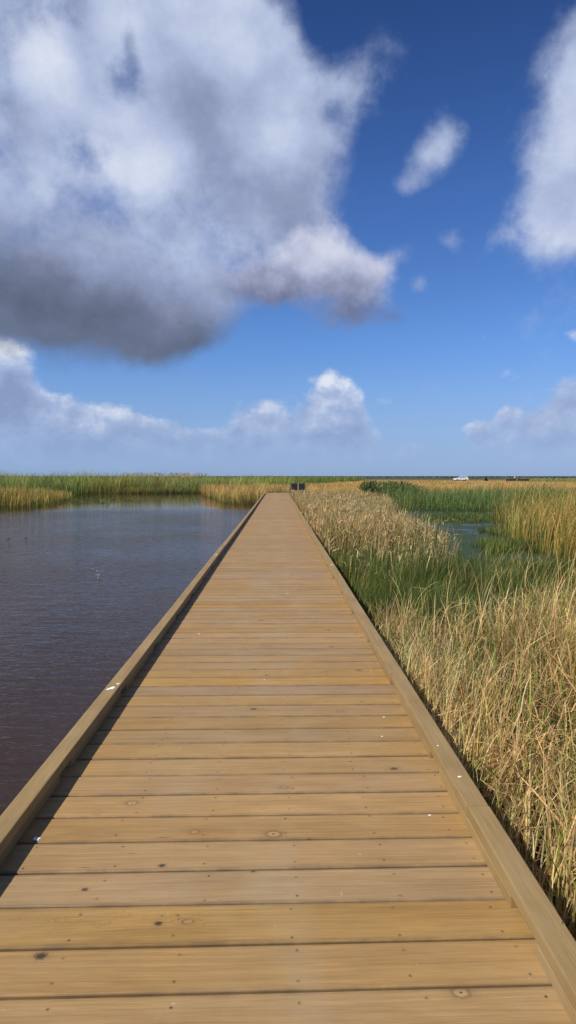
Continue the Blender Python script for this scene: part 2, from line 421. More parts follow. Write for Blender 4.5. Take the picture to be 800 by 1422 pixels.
    HB = [(185, 225, 110, 90, 0, .24), (60, 60, 220, 130, 0, .10), (320, 40, 190, 130, 0, .10), (385, 190, 60, 80, 0, .14), (340, 260, 120, 80, 0, -.20), (420, 290, 70, 70, 0, -.12),
          (110, 30, 44, 150, 25, -.18), (262, 130, 56, 170, 30, -.17), (30, 160, 60, 110, 30, -.12), (60, 100, 70, 80, 0, .14), (150, 300, 160, 50, 0, -.08), (800, 170, 110, 130, 0, .12), (745, 340, 90, 34, 0, .08), (795, 260, 60, 60, 0, -.06), (20, 480, 60, 30, 0, .1)]
    bn = g.noise(d, 3.6, 9, .60)
    bn2 = g.noise(d, 12, 8, .64)
    fr = g.m('ADD', g.m('MULTIPLY', g.m('SUBTRACT', bn, .5), 2.0), g.m('MULTIPLY', g.m('SUBTRACT', bn2, .5), 1.25))
    DB = g.m('ADD', field(pb, HIGH), fr)
    ov = g.noise(d, 2.3, 5, .55)
    outside = g.m('MAXIMUM', g.mr(y, .50, .15), g.mr(el, .72, .95))
    DB = g.m('ADD', DB, g.m('MULTIPLY', outside, g.mr(ov, .50, .62, -.3, .8)))
    ab = g.mr(DB, .14, 1.12, 0, 1, True)
    ab = g.m('MULTIPLY', ab, g.mr(el, .02, .12, 0., 1., True))
    bs = g.noise(g.vm('ADD', d, (-.03, .0, .05)), 3.6, 9, .60)
    soft = g.noise(g.mapping(d, rot=(0, R(38), 0), scale=(1.2, 1, 2.6)), 2.2, 6, .55)
    bb = g.m('ADD', .685, g.m('MULTIPLY', g.m('SUBTRACT', bn, bs), .85))
    bb = g.m('ADD', bb, g.m('MULTIPLY', g.m('SUBTRACT', soft, .5), .62))
    bb = g.m('ADD', bb, g.m('MULTIPLY', g.m('SUBTRACT', bn2, .5), .20))
    # the flat shaded base of the big cloud, lying along a tilted line
    a0, e0 = px_dir(0, 225); a1, e1 = px_dir(330, 340); a2, e2 = px_dir(0, 425)
    sl = (e1-e0)/(a1-a0)
    ps = g.sep(g.vm('ADD', p0, g.vm('SCALE', warp, scale=.13)))
    tt = g.m('SUBTRACT', ps[1], g.m('ADD', g.m('MULTIPLY', ps[0], sl), e0-a0*sl))
    base = g.m('MULTIPLY', g.mr(tt, .01, (e2-e0), 0., 1., True), g.mr(az, .02, .22, 1., .2, True))
    bb = g.m('SUBTRACT', bb, g.m('MULTIPLY', base, .62))
    bb = g.m('ADD', bb, field(pb, HB))
    STOPS = [(0, L(90, 100, 121)), (.22, L(110, 120, 145)), (.50, L(148, 160, 192)), (.70, L(180, 193, 223)), (.88, L(210, 219, 238)), (1., L(228, 233, 246))]
    hic = g.ramp(bb, STOPS)
    # a brighter billow hanging in front of it
    pl = g.vm('ADD', p0, g.vm('SCALE', warp, scale=.05))
    ln = g.noise(d, 9, 8, .60); ls = g.noise(g.vm('ADD', d, (-.014, .0, .026)), 9, 8, .60)
    DL = g.m('ADD', field(pl, LOBE), g.m('ADD', g.m('MULTIPLY', g.m('SUBTRACT', ln, .5), 1.9), g.m('MULTIPLY', g.m('SUBTRACT', bn2, .5), .6)))
    aL = g.mr(DL, .40, 1.30, 0, 1, True)
    b0, f0 = px_dir(300, 345); b1, f1 = px_dir(540, 395); _, f2 = px_dir(300, 415)
    sl2 = (f1-f0)/(b1-b0)
    tl = g.m('SUBTRACT', g.m('ADD', ps[1], g.m('MULTIPLY', g.m('SUBTRACT', ln, .5), .06)), g.m('ADD', g.m('MULTIPLY', g.sep(pl)[0], sl2), f0-b0*sl2))
    lb = g.m('ADD', g.m('SUBTRACT', .80, g.m('MULTIPLY', g.mr(tl, .03, f2-f0, 0., 1., True), .60)), g.m('MULTIPLY', g.m('SUBTRACT', ln, ls), .9))
    lb = g.m('ADD', lb, g.mr(DL, .5, 1.6, .10, -.10))
    lobec = g.ramp(lb, [(0, L(90, 97, 118)), (.25, L(116, 122, 148)), (.50, L(150, 158, 190)), (.72, L(184, 190, 215)), (.9, L(208, 212, 230)), (1., L(222, 225, 238))])
    def back(col):
        bg = g.n('ShaderNodeBackground'); g.put(bg.inputs[0], col); bg.inputs[1].default_value = STR*2**-EXPO; return bg.outputs[0]
    def over(f, a, b):
        nd = g.n('ShaderNodeMixShader'); g.put(nd.inputs[0], f); g.t.links.new(a, nd.inputs[1]); g.t.links.new(b, nd.inputs[2]); return nd.outputs[0]
    g.out(over(aL, over(g.m('MULTIPLY', ab, .97), back(c), back(hic)), back(lobec)), True)

SKY_TINT = [(0, (.60, .72, 1.05)), (.25, (.56, .82, 1.27)), (.5, (.44, .70, 1.18)), (.78, (.26, .45, .82)), (1, (.24, .41, .76))]
LOWB = [(470, 540, 70, 34, 0, .30), (360, 568, 60, 26, 0, .14), (22, 550, 70, 56, 0, -.46), (10, 495, 60, 26, 0, .2), (480, 610, 70, 24, 0, -.12), (120, 580, 120, 26, 0, .14), (670, 590, 40, 18, 0, .12), (770, 590, 70, 24, 0, .10)]
build_world()

sl = bpy.data.lights.new('sun', 'SUN'); sl.energy = 5.0; sl.angle = R(.53); sl.color = (1., .95, .86)
so = bpy.data.objects.new('sun', sl); COL.objects.link(so)
sd = Vector((sin(SUN_AZ)*cos(SUN_EL), cos(SUN_AZ)*cos(SUN_EL), sin(SUN_EL)))
so.rotation_euler = (-sd).to_track_quat('-Z', 'Y').to_euler(); so.location = sd*60

cam = bpy.data.cameras.new('camera'); co = bpy.data.objects.new('camera', cam); COL.objects.link(co)
cam.sensor_fit = 'VERTICAL'; cam.sensor_height = 24; cam.lens = 24*900/1422
cam.clip_start = .05; cam.clip_end = 20000
co.location = (0, 0, CAM_H); co.rotation_euler = (R(90)-PITCH, 0, -YAW)
scene.camera = co
scene.view_settings.view_transform = 'Standard'; scene.view_settings.look = 'None'
scene.view_settings.exposure = EXPO; scene.view_settings.gamma = 1
scene.view_settings.use_curve_mapping = False
scene.cycles.max_bounces = 6; scene.cycles.transparent_max_bounces = 8
scene.cycles.use_denoising = True

# ------------------------------------------------------------------ ground and water
def smooth(a, b, x):
    t = max(0., min(1., (x-a)/(b-a))); return t*t*(3-2*t)
def land_edge(x):
    """y where dry land starts"""
    if x < -6: return 84
    if x < 0: return 84 + (x+6)*(62-84)/6
    if x < 6: return 62 + (x)*(55-62)/6
    return 55
def ground_z(x, y):
    n = mnoise.noise(Vector((x*.11, y*.11, 0)))
    e = land_edge(x) + 1.5*n
    t = smooth(-2.5, 3.5, y-e)
    far = smooth(70, 190, math.hypot(x, y))
    return -1.15*(1-t) + t*(-.42 + .05*n + far*(.38+.08*mnoise.noise(Vector((x*.02, y*.02, 3)))))

def build_ground():
    radii = [0]
    r = 4.0
    while r < 9000:
        radii.append(r); r *= 1.055 if r < 40 else (1.035 if r < 130 else 1.09)
    nA = 200
    vs = [(0, 0, ground_z(0, 0))]; fs = []
    for r in radii[1:]:
        for k in range(nA):
            a = 2*pi*k/nA; x, y = r*sin(a), r*cos(a)
            z = ground_z(x, y) if y > 20 else -1.15 + 1.1*smooth(150, 260, r)
            vs.append((x, y, z))
    for k in range(nA): fs.append((0, 1+k, 1+(k+1) % nA))
    for i in range(len(radii)-2):
        b0, b1 = 1+i*nA, 1+(i+1)*nA
        for k in range(nA):
            k2 = (k+1) % nA; fs.append((b0+k, b1+k, b1+k2, b0+k2))
    me = bpy.data.meshes.new('marsh_ground'); me.from_pydata(vs, [], fs); me.update()
    bm = bmesh.new(); bm.from_mesh(me); bmesh.ops.recalc_face_normals(bm, faces=bm.faces)
    bm.faces.ensure_lookup_table()
    if bm.faces[0].normal.z < 0: bmesh.ops.reverse_faces(bm, faces=bm.faces)
    bm.to_mesh(me); bm.free()
    o = link('ground', me, M_GROUND, smooth=True)
    tag(o, 'flat marsh ground running out to the horizon', 'ground', kind='structure')
build_ground()

def sheet(name, x0, x1, y0, y1, z, mat, label):
    me = bpy.data.meshes.new(name)
    me.from_pydata([(x0, y0, z), (x1, y0, z), (x1, y1, z), (x0, y1, z)], [], [(0, 1, 2, 3)])
    o = link(name, me, mat); tag(o, label, 'water', kind='structure')
sheet('pond_water', -170, 0, -170, 100, WATER, M_WATER, 'dark brown rippled pond left of the boardwalk')
sheet('marsh_water', 0, 170, -170, 75, WATER, M_MARSHW, 'shallow green marsh water between the reeds')

# ------------------------------------------------------------------ boardwalk
KL0, KL1, KR0, KR1 = -1.152, -1.064, .8045, .899      # kerb edges
END = 58.0
PITCHP = .197

def deck_mesh(name, along, a0, a1, c0, c1, parent, skew=True):
    """planks laid across the walk; along = 'y' or 'x'"""
    bm = bmesh.new(); uvl = bm.loops.layers.uv.new('UVMap')
    col = bm.loops.layers.float_color.new('rnd'); vac = bm.verts.layers.float.new('vac')
    k0 = int(math.floor((a0-2.007)/PITCHP)); k1 = int(math.ceil((a1-2.007)/PITCHP))
    rs = random.Random(3 if along == 'y' else 4)
    lines = []
    for k in range(k0, k1+1):
        a = 2.007+PITCHP*k + rs.uniform(-.004, .004)
        near = smooth(6, 1.2, a) if False else max(0., 1-max(0., a-1.5)/5)
        s = (.0125*near + .002 + rs.uniform(-.0025, .0025)) if skew else rs.uniform(-.002, .002)
        lines.append((a, s))
    for i in range(len(lines)-1):
        (aa, sa), (ab, sb) = lines[i], lines[i+1]
        gap = rs.uniform(.0034, .0058)
        z = rs.uniform(-.0016, .0010); tw = rs.uniform(-.0012, .0012)
        e0, e1 = c0+rs.uniform(-.012, .006), c1+rs.uniform(-.006, .012)
        off = rs.uniform(0, 60); rnd = (rs.random(), rs.random(), rs.random(), 1)
        if rs.random() < .10: rnd = (.62, .95, rs.uniform(.6, 1.2), 1)
        C = .0045; T = .042
        prof = [(gap, -C), (gap+C*.4, -C*.3), (gap+C, 0), (-gap-C, 0), (-gap-C*.4, -C*.3), (-gap, -C), (-gap, -T), (gap, -T)]
        rings = []
        for (e, sg) in ((e0, -1), (e1, 1)):
            ring = []
            for j, (o, pz) in enumerate(prof):
                base = aa+e*sa if j in (0, 1, 2, 7) else ab+e*sb
                ca = base+o; zz = z+pz+tw*(1 if j in (0, 1, 2, 7) else -1)*sg
                v = bm.verts.new((e, ca, zz) if along == 'y' else (ca, e, zz))
                mid = (aa+ab)/2 + e*(sa+sb)/2
                v[vac] = ca-mid
                ring.append(v)
            rings.append(ring)
        n = len(prof); faces = []
        for j in range(n):
            j2 = (j+1) % n
            faces.append(bm.faces.new((rings[0][j], rings[1][j], rings[1][j2], rings[0][j2])))
        faces.append(bm.faces.new(rings[0][::-1])); faces.append(bm.faces.new(rings[1]))
        for f in faces:
            for l in f.loops:
                co = l.vert.co; e = co.x if along == 'y' else co.y
                l[uvl].uv = (e+off, l.vert[vac]+.1+off*.31+co.z*.5); l[col] = rnd
    bmesh.ops.recalc_face_normals(bm, faces=bm.faces)
    me = bpy.data.meshes.new(name); bm.to_mesh(me); bm.free()
    return link(name, me, M_DECK, parent)

def dropping(parent, x, y, z, r, seed, stretch=1.0, ang=0.0):
    rs = random.Random(seed); bm = bmesh.new()
    n = 14; c = bm.verts.new((x, y, z+.0022))
    inner, outer = [], []
    for k in range(n):
        a = 2*pi*k/n; q = r*rs.uniform(.55, 1.15)
        dx, dy = cos(a)*q*stretch, sin(a)*q
        X, Y = dx*cos(ang)-dy*sin(ang), dx*sin(ang)+dy*cos(ang)
        inner.append(bm.verts.new((x+X*.7, y+Y*.7, z+.002))); outer.append(bm.verts.new((x+X, y+Y, z+.0003)))
    for k in range(n):
        k2 = (k+1) % n
        bm.faces.new((c, inner[k], inner[k2])); bm.faces.new((inner[k], outer[k], outer[k2], inner[k2]))
    me = bpy.data.meshes.new('bird_dropping'); bm.to_mesh(me); bm.free()
    return link('bird_dropping', me, M_WHITE, parent, True)

def kerb_line(parent, axis, fixed0, fixed1, s0, s1, seed, mat=None):
    """a row of kerb beams on packing blocks"""
    rs = random.Random(seed); beams = []
    s = s0; w = fixed1-fixed0; fc = (fixed0+fixed1)/2
    while s < s1-.3:
        L = min(5.9+rs.uniform(-.1, .1), s1-s)
        if s1-(s+L) < 1.0: L = s1-s
        b = MB(); jit = rs.uniform(-.003, .003)
        c = (fc+jit, s+L/2, .0675+rs.uniform(-.0012, .0012)) if axis == 1 else (s+L/2, fc+jit, .0675)
        dim = (w, L-.003, .050) if axis == 1 else (L-.003, w, .050)
        rot = Matrix.Rotation(rs.uniform(-.0014, .0014), 4, 'Z')
        b.box(c, dim, .005, axis, rot, (.45+rs.uniform(-.1, .1), .5+rs.uniform(-.2, .2), .5+rs.uniform(-.12, .12)))
        beams.append((b.build('kerb_beam', mat or M_KERB, parent), s, s+L)); s += L
    p = s0 + .53
    while p < s1-.2:
        L = min(1.02+rs.uniform(-.04, .04), s1-p-.02)
        b = MB(); ww = w-.004
        cc = fc+rs.uniform(-.003, .003)
        b.box((cc, p+L/2, .0210) if axis == 1 else (p+L/2, cc, .0210), (ww, L, .0430) if axis == 1 else (L, ww, .0430), .003, axis)
        b.build('kerb_block', M_KERB, parent)
        p += 1.21
    return beams

def boardwalk():
    root = empty('boardwalk')
    tag(root, 'long brown plank boardwalk with low kerb beams leading straight to the horizon', 'boardwalk')
    deck_mesh('deck', 'y', -4.5, END+.12, KL0-.05, KR1+.05, root)
    lb = kerb_line(root, 1, KL0, KL1, -4.5, END-.0, 11)
    rb = kerb_line(root, 1, KR0, KR1, -3.21, END-2.0, 12)
    # end kerb closing the far end, toned darker than the side kerbs to read as a line
    b = MB(); b.box(((KL0+KR1)/2, END+.055, .0675), (KR1-KL0, .1, .050), .005, 0); b.build('kerb_beam', M_DARKW, root)
    for k, xx in enumerate((-1.02, -.66, -.305, .05, .405, .755)):
        b = MB(); b.box((xx, END/2-1.6, -.118), (.05, END+3.0, .145), 0, 1); b.build('joist', M_DARKW, root)
    yy = -2.4
    while yy < END:
        b = MB(); b.box(((KL0+KR1)/2, yy, -.268), (2.0, .1, .15), .004, 0); b.build('bearer', M_DARKW, root)
        for xx in (-.96, .69):
            b = MB(); b.cyl((xx, yy+.13, -1.7), (xx, yy+.13, -.195), .075, .07, 12); b.build('pile', M_DARKW, root, True)
        yy += 2.4
    def on(beams, y):
        for b, a, c in beams:
            if a <= y <= c: return b
    zt = .0932
    dropping(on(lb, 4.12), -1.108, 4.25, zt, .020, 1, 2.2, R(60))
    dropping(on(lb, 4.20), -1.085, 4.34, zt, .013, 2)
    dropping(on(lb, 11.6), -1.11, 11.6, zt, .03, 3)
    dropping(on(rb, 3.3), .835, 3.30, zt, .006, 4)
    dropping(on(rb, 2.95), .85, 2.95, zt, .007, 5, 1.5)
    dropping(on(rb, 1.62), .88, 1.75, zt, .007, 9)
    dropping(on(rb, 10.2), .85, 10.2, zt, .02, 6)
    for (x, y, r, s) in ((.67, 2.78, .006, 7), (.60, 3.65, .005, 8), (-1.0, 2.62, .014, 10), (.12, 8.2, .011, 11), (.66, 3.95, .006, 12), (-.1, 4.7, .005, 13), (-.75, 6.1, .008, 14)):
        dropping(root, x, y, .0008, r, s, 1.4)
    return root
boardwalk()

def branch():
    root = empty('boardwalk', (0, 0, 0))
    tag(root, 'short side branch of boardwalk turning right at the far end behind reeds', 'boardwalk')
    x1 = 8.6
    deck_mesh('deck', 'x', KR1+.06, x1, END-2.0, END+.12, root, False)
    kerb_line(root, 0, END-2.0+.002, END-1.9, KR0+.11, x1, 21, M_DARKW)  # both branch kerbs in the darker timber of the end kerb
    kerb_line(root, 0, END+.005, END+.105, KR1+.01, x1, 22, M_DARKW)
    for yy in (END-1.8, END-1.2, END-.6, END-.05):
        b = MB(); b.box(((KR1+x1)/2+.06, yy, -.118), (x1-KR1-.1, .05, .145), 0, 0); b.build('joist', M_DARKW, root)
    for xx in (2.2, 4.6, 7.0, 8.4):
        b = MB(); b.box((xx, END-.95, -.268), (.1, 2.0, .15), 0, 1); b.build('bearer', M_DARKW, root)
        for yy in (END-1.7, END-.2):
            b = MB(); b.cyl((xx+.13, yy, -1.7), (xx+.13, yy, -.195), .075, .07, 10); b.build('pile', M_DARKW, root, True)
branch()

# twin panel board at the far end
def board():
    root = empty('information_board', (1.80, END-.35, 0))
    tag(root, 'low twin board of two black panels in a slanted timber frame at the boardwalk end', 'board')
    tilt = R(12)
    def lean(z): return z*tan(tilt)
    for s in (-1, 1):
        b = MB()
        b.cyl((s*.74, -.04, .0), (s*.63, lean(.82), .82), .035, .032, 4); b.build('post', M_DARKW, root)
        b = MB(); b.cyl((s*.69, .42, .0), (s*.62, lean(.76), .76), .03, .028, 4); b.build('brace', M_DARKW, root)
    b = MB(); b.box((0, lean(.45)-.015, .45), (.07, .05, .80), .004, 2, Matrix.Rotation(-tilt, 4, 'X')); b.build('post', M_PALEW, root)
    for s in (-1, 1):
        b = MB(); b.box((s*.315, lean(.52), .52), (.55, .03, .58), .006, 0, Matrix.Rotation(-tilt, 4, 'X')); b.build('panel', M_BLACK, root)
    b = MB(); b.box((0, lean(.835), .835), (1.34, .06, .045), .004, 0); b.build('rail', M_DARKW, root)
    b = MB(); b.box((0, lean(.17)-.03, .17), (1.40, .05, .10), .004, 0); b.build('rail', M_PALEW, root)
board()

# ------------------------------------------------------------------ reeds (leaf strips, numpy)
def inside(poly, P):
    x, y = P[:, 0], P[:, 1]; c = np.zeros(len(P), bool)
    n = len(poly)
    for i in range(n):
        x0, y0 = poly[i]; x1, y1 = poly[(i+1) % n]
        cond = ((y0 > y) != (y1 > y))
        t = (x1-x0)*(y-y0)/((y1-y0) if y1 != y0 else 1e-9)+x0
        c ^= cond & (x < t)
    return c

def vnoise(P, scale, seed):
    """cheap value noise 0..1"""
    r = np.random.default_rng(seed); T = r.random((64, 64))
    q = P*scale; i = np.floor(q).astype(int); f = q-i; f = f*f*(3-2*f)
    a = T[i[:, 0] % 64, i[:, 1] % 64]; b = T[(i[:, 0]+1) % 64, i[:, 1] % 64]
    c = T[i[:, 0] % 64, (i[:, 1]+1) % 64]; d = T[(i[:, 0]+1) % 64, (i[:, 1]+1) % 64]
    return (a*(1-f[:, 0])+b*f[:, 0])*(1-f[:, 1])+(c*(1-f[:, 0])+d*f[:, 0])*f[:, 1]

def scatter(poly, n, rng, clump=0., cscale=.8, thin=0., tscale=.3, falloff=None):
    """n points in a polygon, thinned by noise; clump pulls points towards stem centres"""
    poly = np.array(poly); lo, hi = poly.min(0), poly.max(0)
    out = np.zeros((0, 2))
    for _ in range(60):
        P = lo+(hi-lo)*rng.random((n*2, 2))
        k = inside(poly, P + (rng.random((n*2, 2))-.5)*.3)
        if thin > 0:
            k &= vnoise(P, tscale, 5) > thin*rng.random(len(P))*1.0
        if falloff is not None: k &= rng.random(len(P)) < falloff(P)
        out = np.concatenate([out, P[k]])
        if len(out) >= n: break
    out = out[:n]
    if clump > 0:
        g = np.round(out/cscale)*cscale
        h = np.sin(g[:, :1]*127.1+g[:, 1:]*311.7)*43758.5; h2 = np.sin(g[:, :1]*269.5+g[:, 1:]*183.3)*43758.5
        ctr = g+np.concatenate([h-np.floor(h)-.5, h2-np.floor(h2)-.5], 1)*cscale*.8
        out = out+(ctr-out)*clump*rng.random((len(out), 1))
    return out

class Blades:
    def __init__(s): s.V = []; s.Q = []; s.C = []; s.n = 0
    def add(s, P, z0, h, width, rng, lean=.12, droop=.6, dpow=2., segs=5, base=(.1, .12, .03), tip=(.3, .2, .08), cj=.2,
            wind=(1., .2), windk=.5, kink=0., kinkang=(1., 2.2), taper=.7, mixpow=1., pal=None, pscale=1.0):
        n = len(P); T = segs+1
        h = np.asarray(h)*np.ones(n); width = np.asarray(width)*np.ones(n)
        sc = pscale/max(.35, float(np.median(h)))
        h = h*(.80+.40*vnoise(P, sc*.55, 13))
        tone = (.55+.86*vnoise(P, sc*1.1, 17))[:, None]; warm = (vnoise(P, sc*.4, 19)-.5)[:, None]
        th = rng.random(n)*2*pi; d = np.stack([np.cos(th), np.sin(th)], 1)+np.array(wind)*windk
        d /= np.linalg.norm(d, axis=1, keepdims=True)
        phi0 = np.abs(rng.normal(0, lean, n)) if np.isscalar(lean) else rng.uniform(lean[0], lean[1], n)
        dr = droop*rng.uniform(.15, 1.6, n)
        tk = np.where(rng.random(n) < kink, rng.uniform(.3, .85, n), 2.)
        ka = rng.uniform(kinkang[0], kinkang[1], n)
        ps = rng.random(n)*2*pi
        sx = np.stack([np.cos(ps), np.sin(ps), rng.normal(0, .25, n)], 1)
        p = np.zeros((n, 3)); p[:, :2] = P; p[:, 2] = z0
        V = np.zeros((n, T, 2, 3)); C = np.ones((n, T, 2, 4))
        if pal is not None:
            idx = rng.choice(len(pal), n, p=np.array([q[2] for q in pal])/sum(q[2] for q in pal))
            B = np.array([q[0] for q in pal])[idx]; Tp = np.array([q[1] for q in pal])[idx]
        else: B = np.tile(base, (n, 1)); Tp = np.tile(tip, (n, 1))
        B = B*(1+warm*np.array([.35, -.05, -.3])); Tp = Tp*(1+warm*np.array([.35, -.05, -.3]))
        j = tone*(1+cj*(rng.random((n, 1))-.5)*2); hue = 1+cj*.4*(rng.random((n, 3))-.5)*2
        for i in range(T):
            t = i/segs
            w = width*(np.clip(1-t, 0, 1)**taper)*(.65+.35*min(1, t*6)) + width*.04
            V[:, i, 0] = p-sx*w[:, None]*.5; V[:, i, 1] = p+sx*w[:, None]*.5
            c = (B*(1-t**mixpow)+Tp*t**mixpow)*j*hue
            C[:, i, :, :3] = np.clip(c, 0, 1)[:, None, :]
            phi = phi0+dr*((i+.5)/segs)**dpow+np.where((i+.5)/segs > tk, ka, 0)
            phi = np.minimum(phi, 2.7)
            st = (h/segs)[:, None]
            p = p+st*np.concatenate([d*np.sin(phi)[:, None], np.cos(phi)[:, None]], 1)
            p[:, 2] = np.maximum(p[:, 2], WATER+.01)
        idx = (np.arange(n)*T*2)[:, None]+np.arange(segs)[None]*2
        q = np.stack([idx, idx+1, idx+3, idx+2], -1).reshape(-1, 4)+s.n
        s.V.append(V.reshape(-1, 3)); s.C.append(C.reshape(-1, 4)); s.Q.append(q); s.n += n*T*2
        return s
    def build(s, name, label, cat, mat=None, kind='stuff'):
        V = np.concatenate(s.V).astype(np.float32); C = np.concatenate(s.C).astype(np.float32); Q = np.concatenate(s.Q)
        me = bpy.data.meshes.new(name)
        me.vertices.add(len(V)); me.vertices.foreach_set('co', V.ravel())
        me.loops.add(Q.size); me.loops.foreach_set('vertex_index', Q.ravel().astype(np.int32))
        me.polygons.add(len(Q)); me.polygons.foreach_set('loop_start', np.arange(0, Q.size, 4, dtype=np.int32))
        at = me.color_attributes.new('Col', 'FLOAT_COLOR', 'POINT'); at.data.foreach_set('color', C.ravel())
        me.update(calc_edges=True)
        o = link(name, me, mat or M_LEAF)
        if kind: tag(o, label, cat, kind=kind)
        return o

STRAW = ((.42, .30, .10), (.82, .59, .25)); TAN = ((.36, .23, .11), (.74, .49, .25)); PALE = ((.50, .39, .17), (.86, .69, .36))
OLIVE = ((.14, .16, .04), (.36, .32, .09)); GREEN = ((.09, .14, .028), (.18, .25, .055)); BROWN = ((.20, .125, .055), (.42, .24, .10))
GREENDK = ((.032, .052, .010), (.068, .105, .021)); GOLD = ((.20, .17, .045), (.56, .34, .09))
U = lambda r, a, b, n: r.uniform(a, b, n)

def build_reeds():
    # 1. straw reeds beside the boardwalk
    rng = np.random.default_rng(1); B = Blades()
    poly = [(.93, -2.2), (.93, 7.0), (1.35, 8.4), (2.4, 8.7), (4.4, 9.6), (8, 11.2), (10, 11.0), (5, 3.5), (3.2, -2.2)]
    dens = lambda P: np.clip(.25+.9*vnoise(P, 1.1, 3), 0, 1)*np.where((P[:, 1] > 6.3) & (P[:, 0] < 2.3+.25*(P[:, 1]-6.3)), .55, 1)
    Pp = scatter(poly, 14000, rng, .7, .34, falloff=dens); n = len(Pp)
    back = np.clip((Pp[:, 1]-4)/4, 0, 1)
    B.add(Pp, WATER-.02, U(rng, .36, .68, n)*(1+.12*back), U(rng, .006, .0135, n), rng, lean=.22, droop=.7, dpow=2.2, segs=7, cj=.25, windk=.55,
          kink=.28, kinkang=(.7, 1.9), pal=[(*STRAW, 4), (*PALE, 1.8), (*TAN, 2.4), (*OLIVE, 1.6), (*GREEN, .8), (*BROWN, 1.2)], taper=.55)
    Pp = scatter(poly, 15000, rng, .3, .3, falloff=dens); n = len(Pp)      # broken, leaning litter in the tangle
    B.add(Pp, WATER+U(rng, .0, .40, n), U(rng, .18, .50, n), U(rng, .005, .012, n), rng, lean=(.5, 1.75), droop=.6, segs=5, cj=.3, windk=.15,
          kink=.55, kinkang=(-1.4, 1.6), pal=[(*STRAW, 4), (*PALE, 1.8), (*TAN, 3), (*BROWN, 1.8), (*OLIVE, .8)], taper=.5)
    Pp = scatter(poly, 5200, rng, .3, .3, falloff=dens); n = len(Pp)      # green shoots low in the clump
    B.add(Pp, WATER-.02, U(rng, .30, .62, n), U(rng, .008, .017, n), rng, lean=.14, droop=.35, segs=5, cj=.25,
          pal=[(*GREEN, 3), (*OLIVE, 3), (*GREENDK, 1.5)])
    Pp = scatter(poly, 800, rng, .92, .95); n = len(Pp)      # tufts of broad fresh leaves
    B.add(Pp, WATER-.02, U(rng, .40, .74, n), U(rng, .012, .022, n), rng, lean=.16, droop=.55, segs=6, cj=.2,
          pal=[((.13, .20, .03), (.26, .36, .07), 3), ((.18, .22, .045), (.42, .40, .11), 2)], taper=.45)
    Pp = scatter([(.925, -2.2), (1.6, -2.2), (1.7, 7.9), (.925, 7.7)], 2700, rng, .5, .3); n = len(Pp)
    B.add(Pp, WATER, U(rng, .50, .78, n), U(rng, .006, .013, n), rng, lean=.16, droop=.6, dpow=2.2, segs=6, cj=.25, windk=.3, kink=.3, kinkang=(.7, 1.9),
          pal=[(*STRAW, 4), (*PALE, 1.8), (*TAN, 2.4), (*OLIVE, 1.6), (*GREEN, .6), (*BROWN, 1)], taper=.55)
    # tall arching stems at the far edge of the clump
    pe = [(1.25, 7.3), (1.5, 8.6), (2.7, 9.3), (4.6, 10.2), (7, 11.4), (6.5, 9.5), (3.8, 7.6), (2, 6.5)]
    Pp = scatter(pe, 300, rng, .6, .5); n = len(Pp)
    B.add(Pp, WATER, U(rng, .62, 1.16, n), U(rng, .007, .012, n), rng, lean=.18, droop=1.1, dpow=3., segs=8, cj=.2, windk=.9,
          kink=.22, kinkang=(.8, 2.0), pal=[(*STRAW, 4), (*PALE, 2.5), (*OLIVE, 2.0), (*TAN, 1)], taper=.5)
    B.build('straw_reeds', 'tangle of straw coloured drooping reeds beside the right kerb', 'reeds')

    # 2. dark green sedge behind them
    rng = np.random.default_rng(2); B = Blades()
    poly = [(.92, 8.1), (1.3, 8.4), (3, 9.3), (5.2, 10.4), (9, 12.2), (7.0, 14.2), (6.0, 15.2), (5.0, 15.8), (4.6, 17), (3.6, 17), (2.4, 15.5), (.92, 14.5)]
    dn = lambda P: np.clip(.45+.8*(vnoise(P, .7, 8)-.2), .15, 1)*np.clip(1.3-.05*(P[:, 0]-1)-.03*(P[:, 1]-9), .5, 1)
    Pp = scatter(poly, 19000, rng, .3, .4, falloff=dn); n = len(Pp)
    B.add(Pp, WATER-.02, U(rng, .26, .50, n)*np.clip(1.5-.22*(Pp[:, 0]-1), .6, 1.5), U(rng, .005, .010, n), rng, lean=.16, droop=.5, segs=4, cj=.35, windk=.4,
          pal=[(*GREENDK, 4), (*GREEN, 2), ((.07, .095, .02), (.15, .19, .045), 2.4), (*OLIVE, .8)])
    Pp = scatter(poly, 450, rng, .5, .6, falloff=dn); n = len(Pp)          # dead stems among it
    B.add(Pp, WATER, U(rng, .35, .72, n), U(rng, .007, .013, n), rng, lean=.2, droop=.9, segs=5, cj=.3, kink=.25, pal=[(*STRAW, 2), (*TAN, 1), (*OLIVE, 1.5)])
    B.build('green_sedge', 'low dark green sedge growing in water behind the straw reeds', 'sedge')

    # 3. beige reeds along the boardwalk in the middle distance
    rng = np.random.default_rng(3); B = Blades()
    poly = [(.92, 11.2), (2.2, 11.8), (3.6, 13.6), (4.4, 16), (4.8, 19), (5.1, 22), (5.5, 26), (5.8, 31), (6.5, 37), (7.4, 45), (7.6, 55.6), (1.15, 55.6), (.92, 50)]
    dn = lambda P: np.clip(.25+.9*vnoise(P, .55, 11), 0, 1)*np.clip(1.3-.02*P[:, 1], .5, 1)*np.where((P[:, 0] > 4.0) & (P[:, 1] < 32), .5, 1)*np.clip((P[:, 1]-10)/9, .25, 1)
    Pp = scatter(poly, 14000, rng, .5, .4, falloff=dn); n = len(Pp)
    near = np.clip((26-Pp[:, 1])/13, 0, 1)
    hh = U(rng, .62, 1.02, n)*np.where((Pp[:, 0] > 4.6) & (Pp[:, 1] < 30), .62, 1)*np.clip(.72+(Pp[:, 1]-11)*.035, .6, 1)
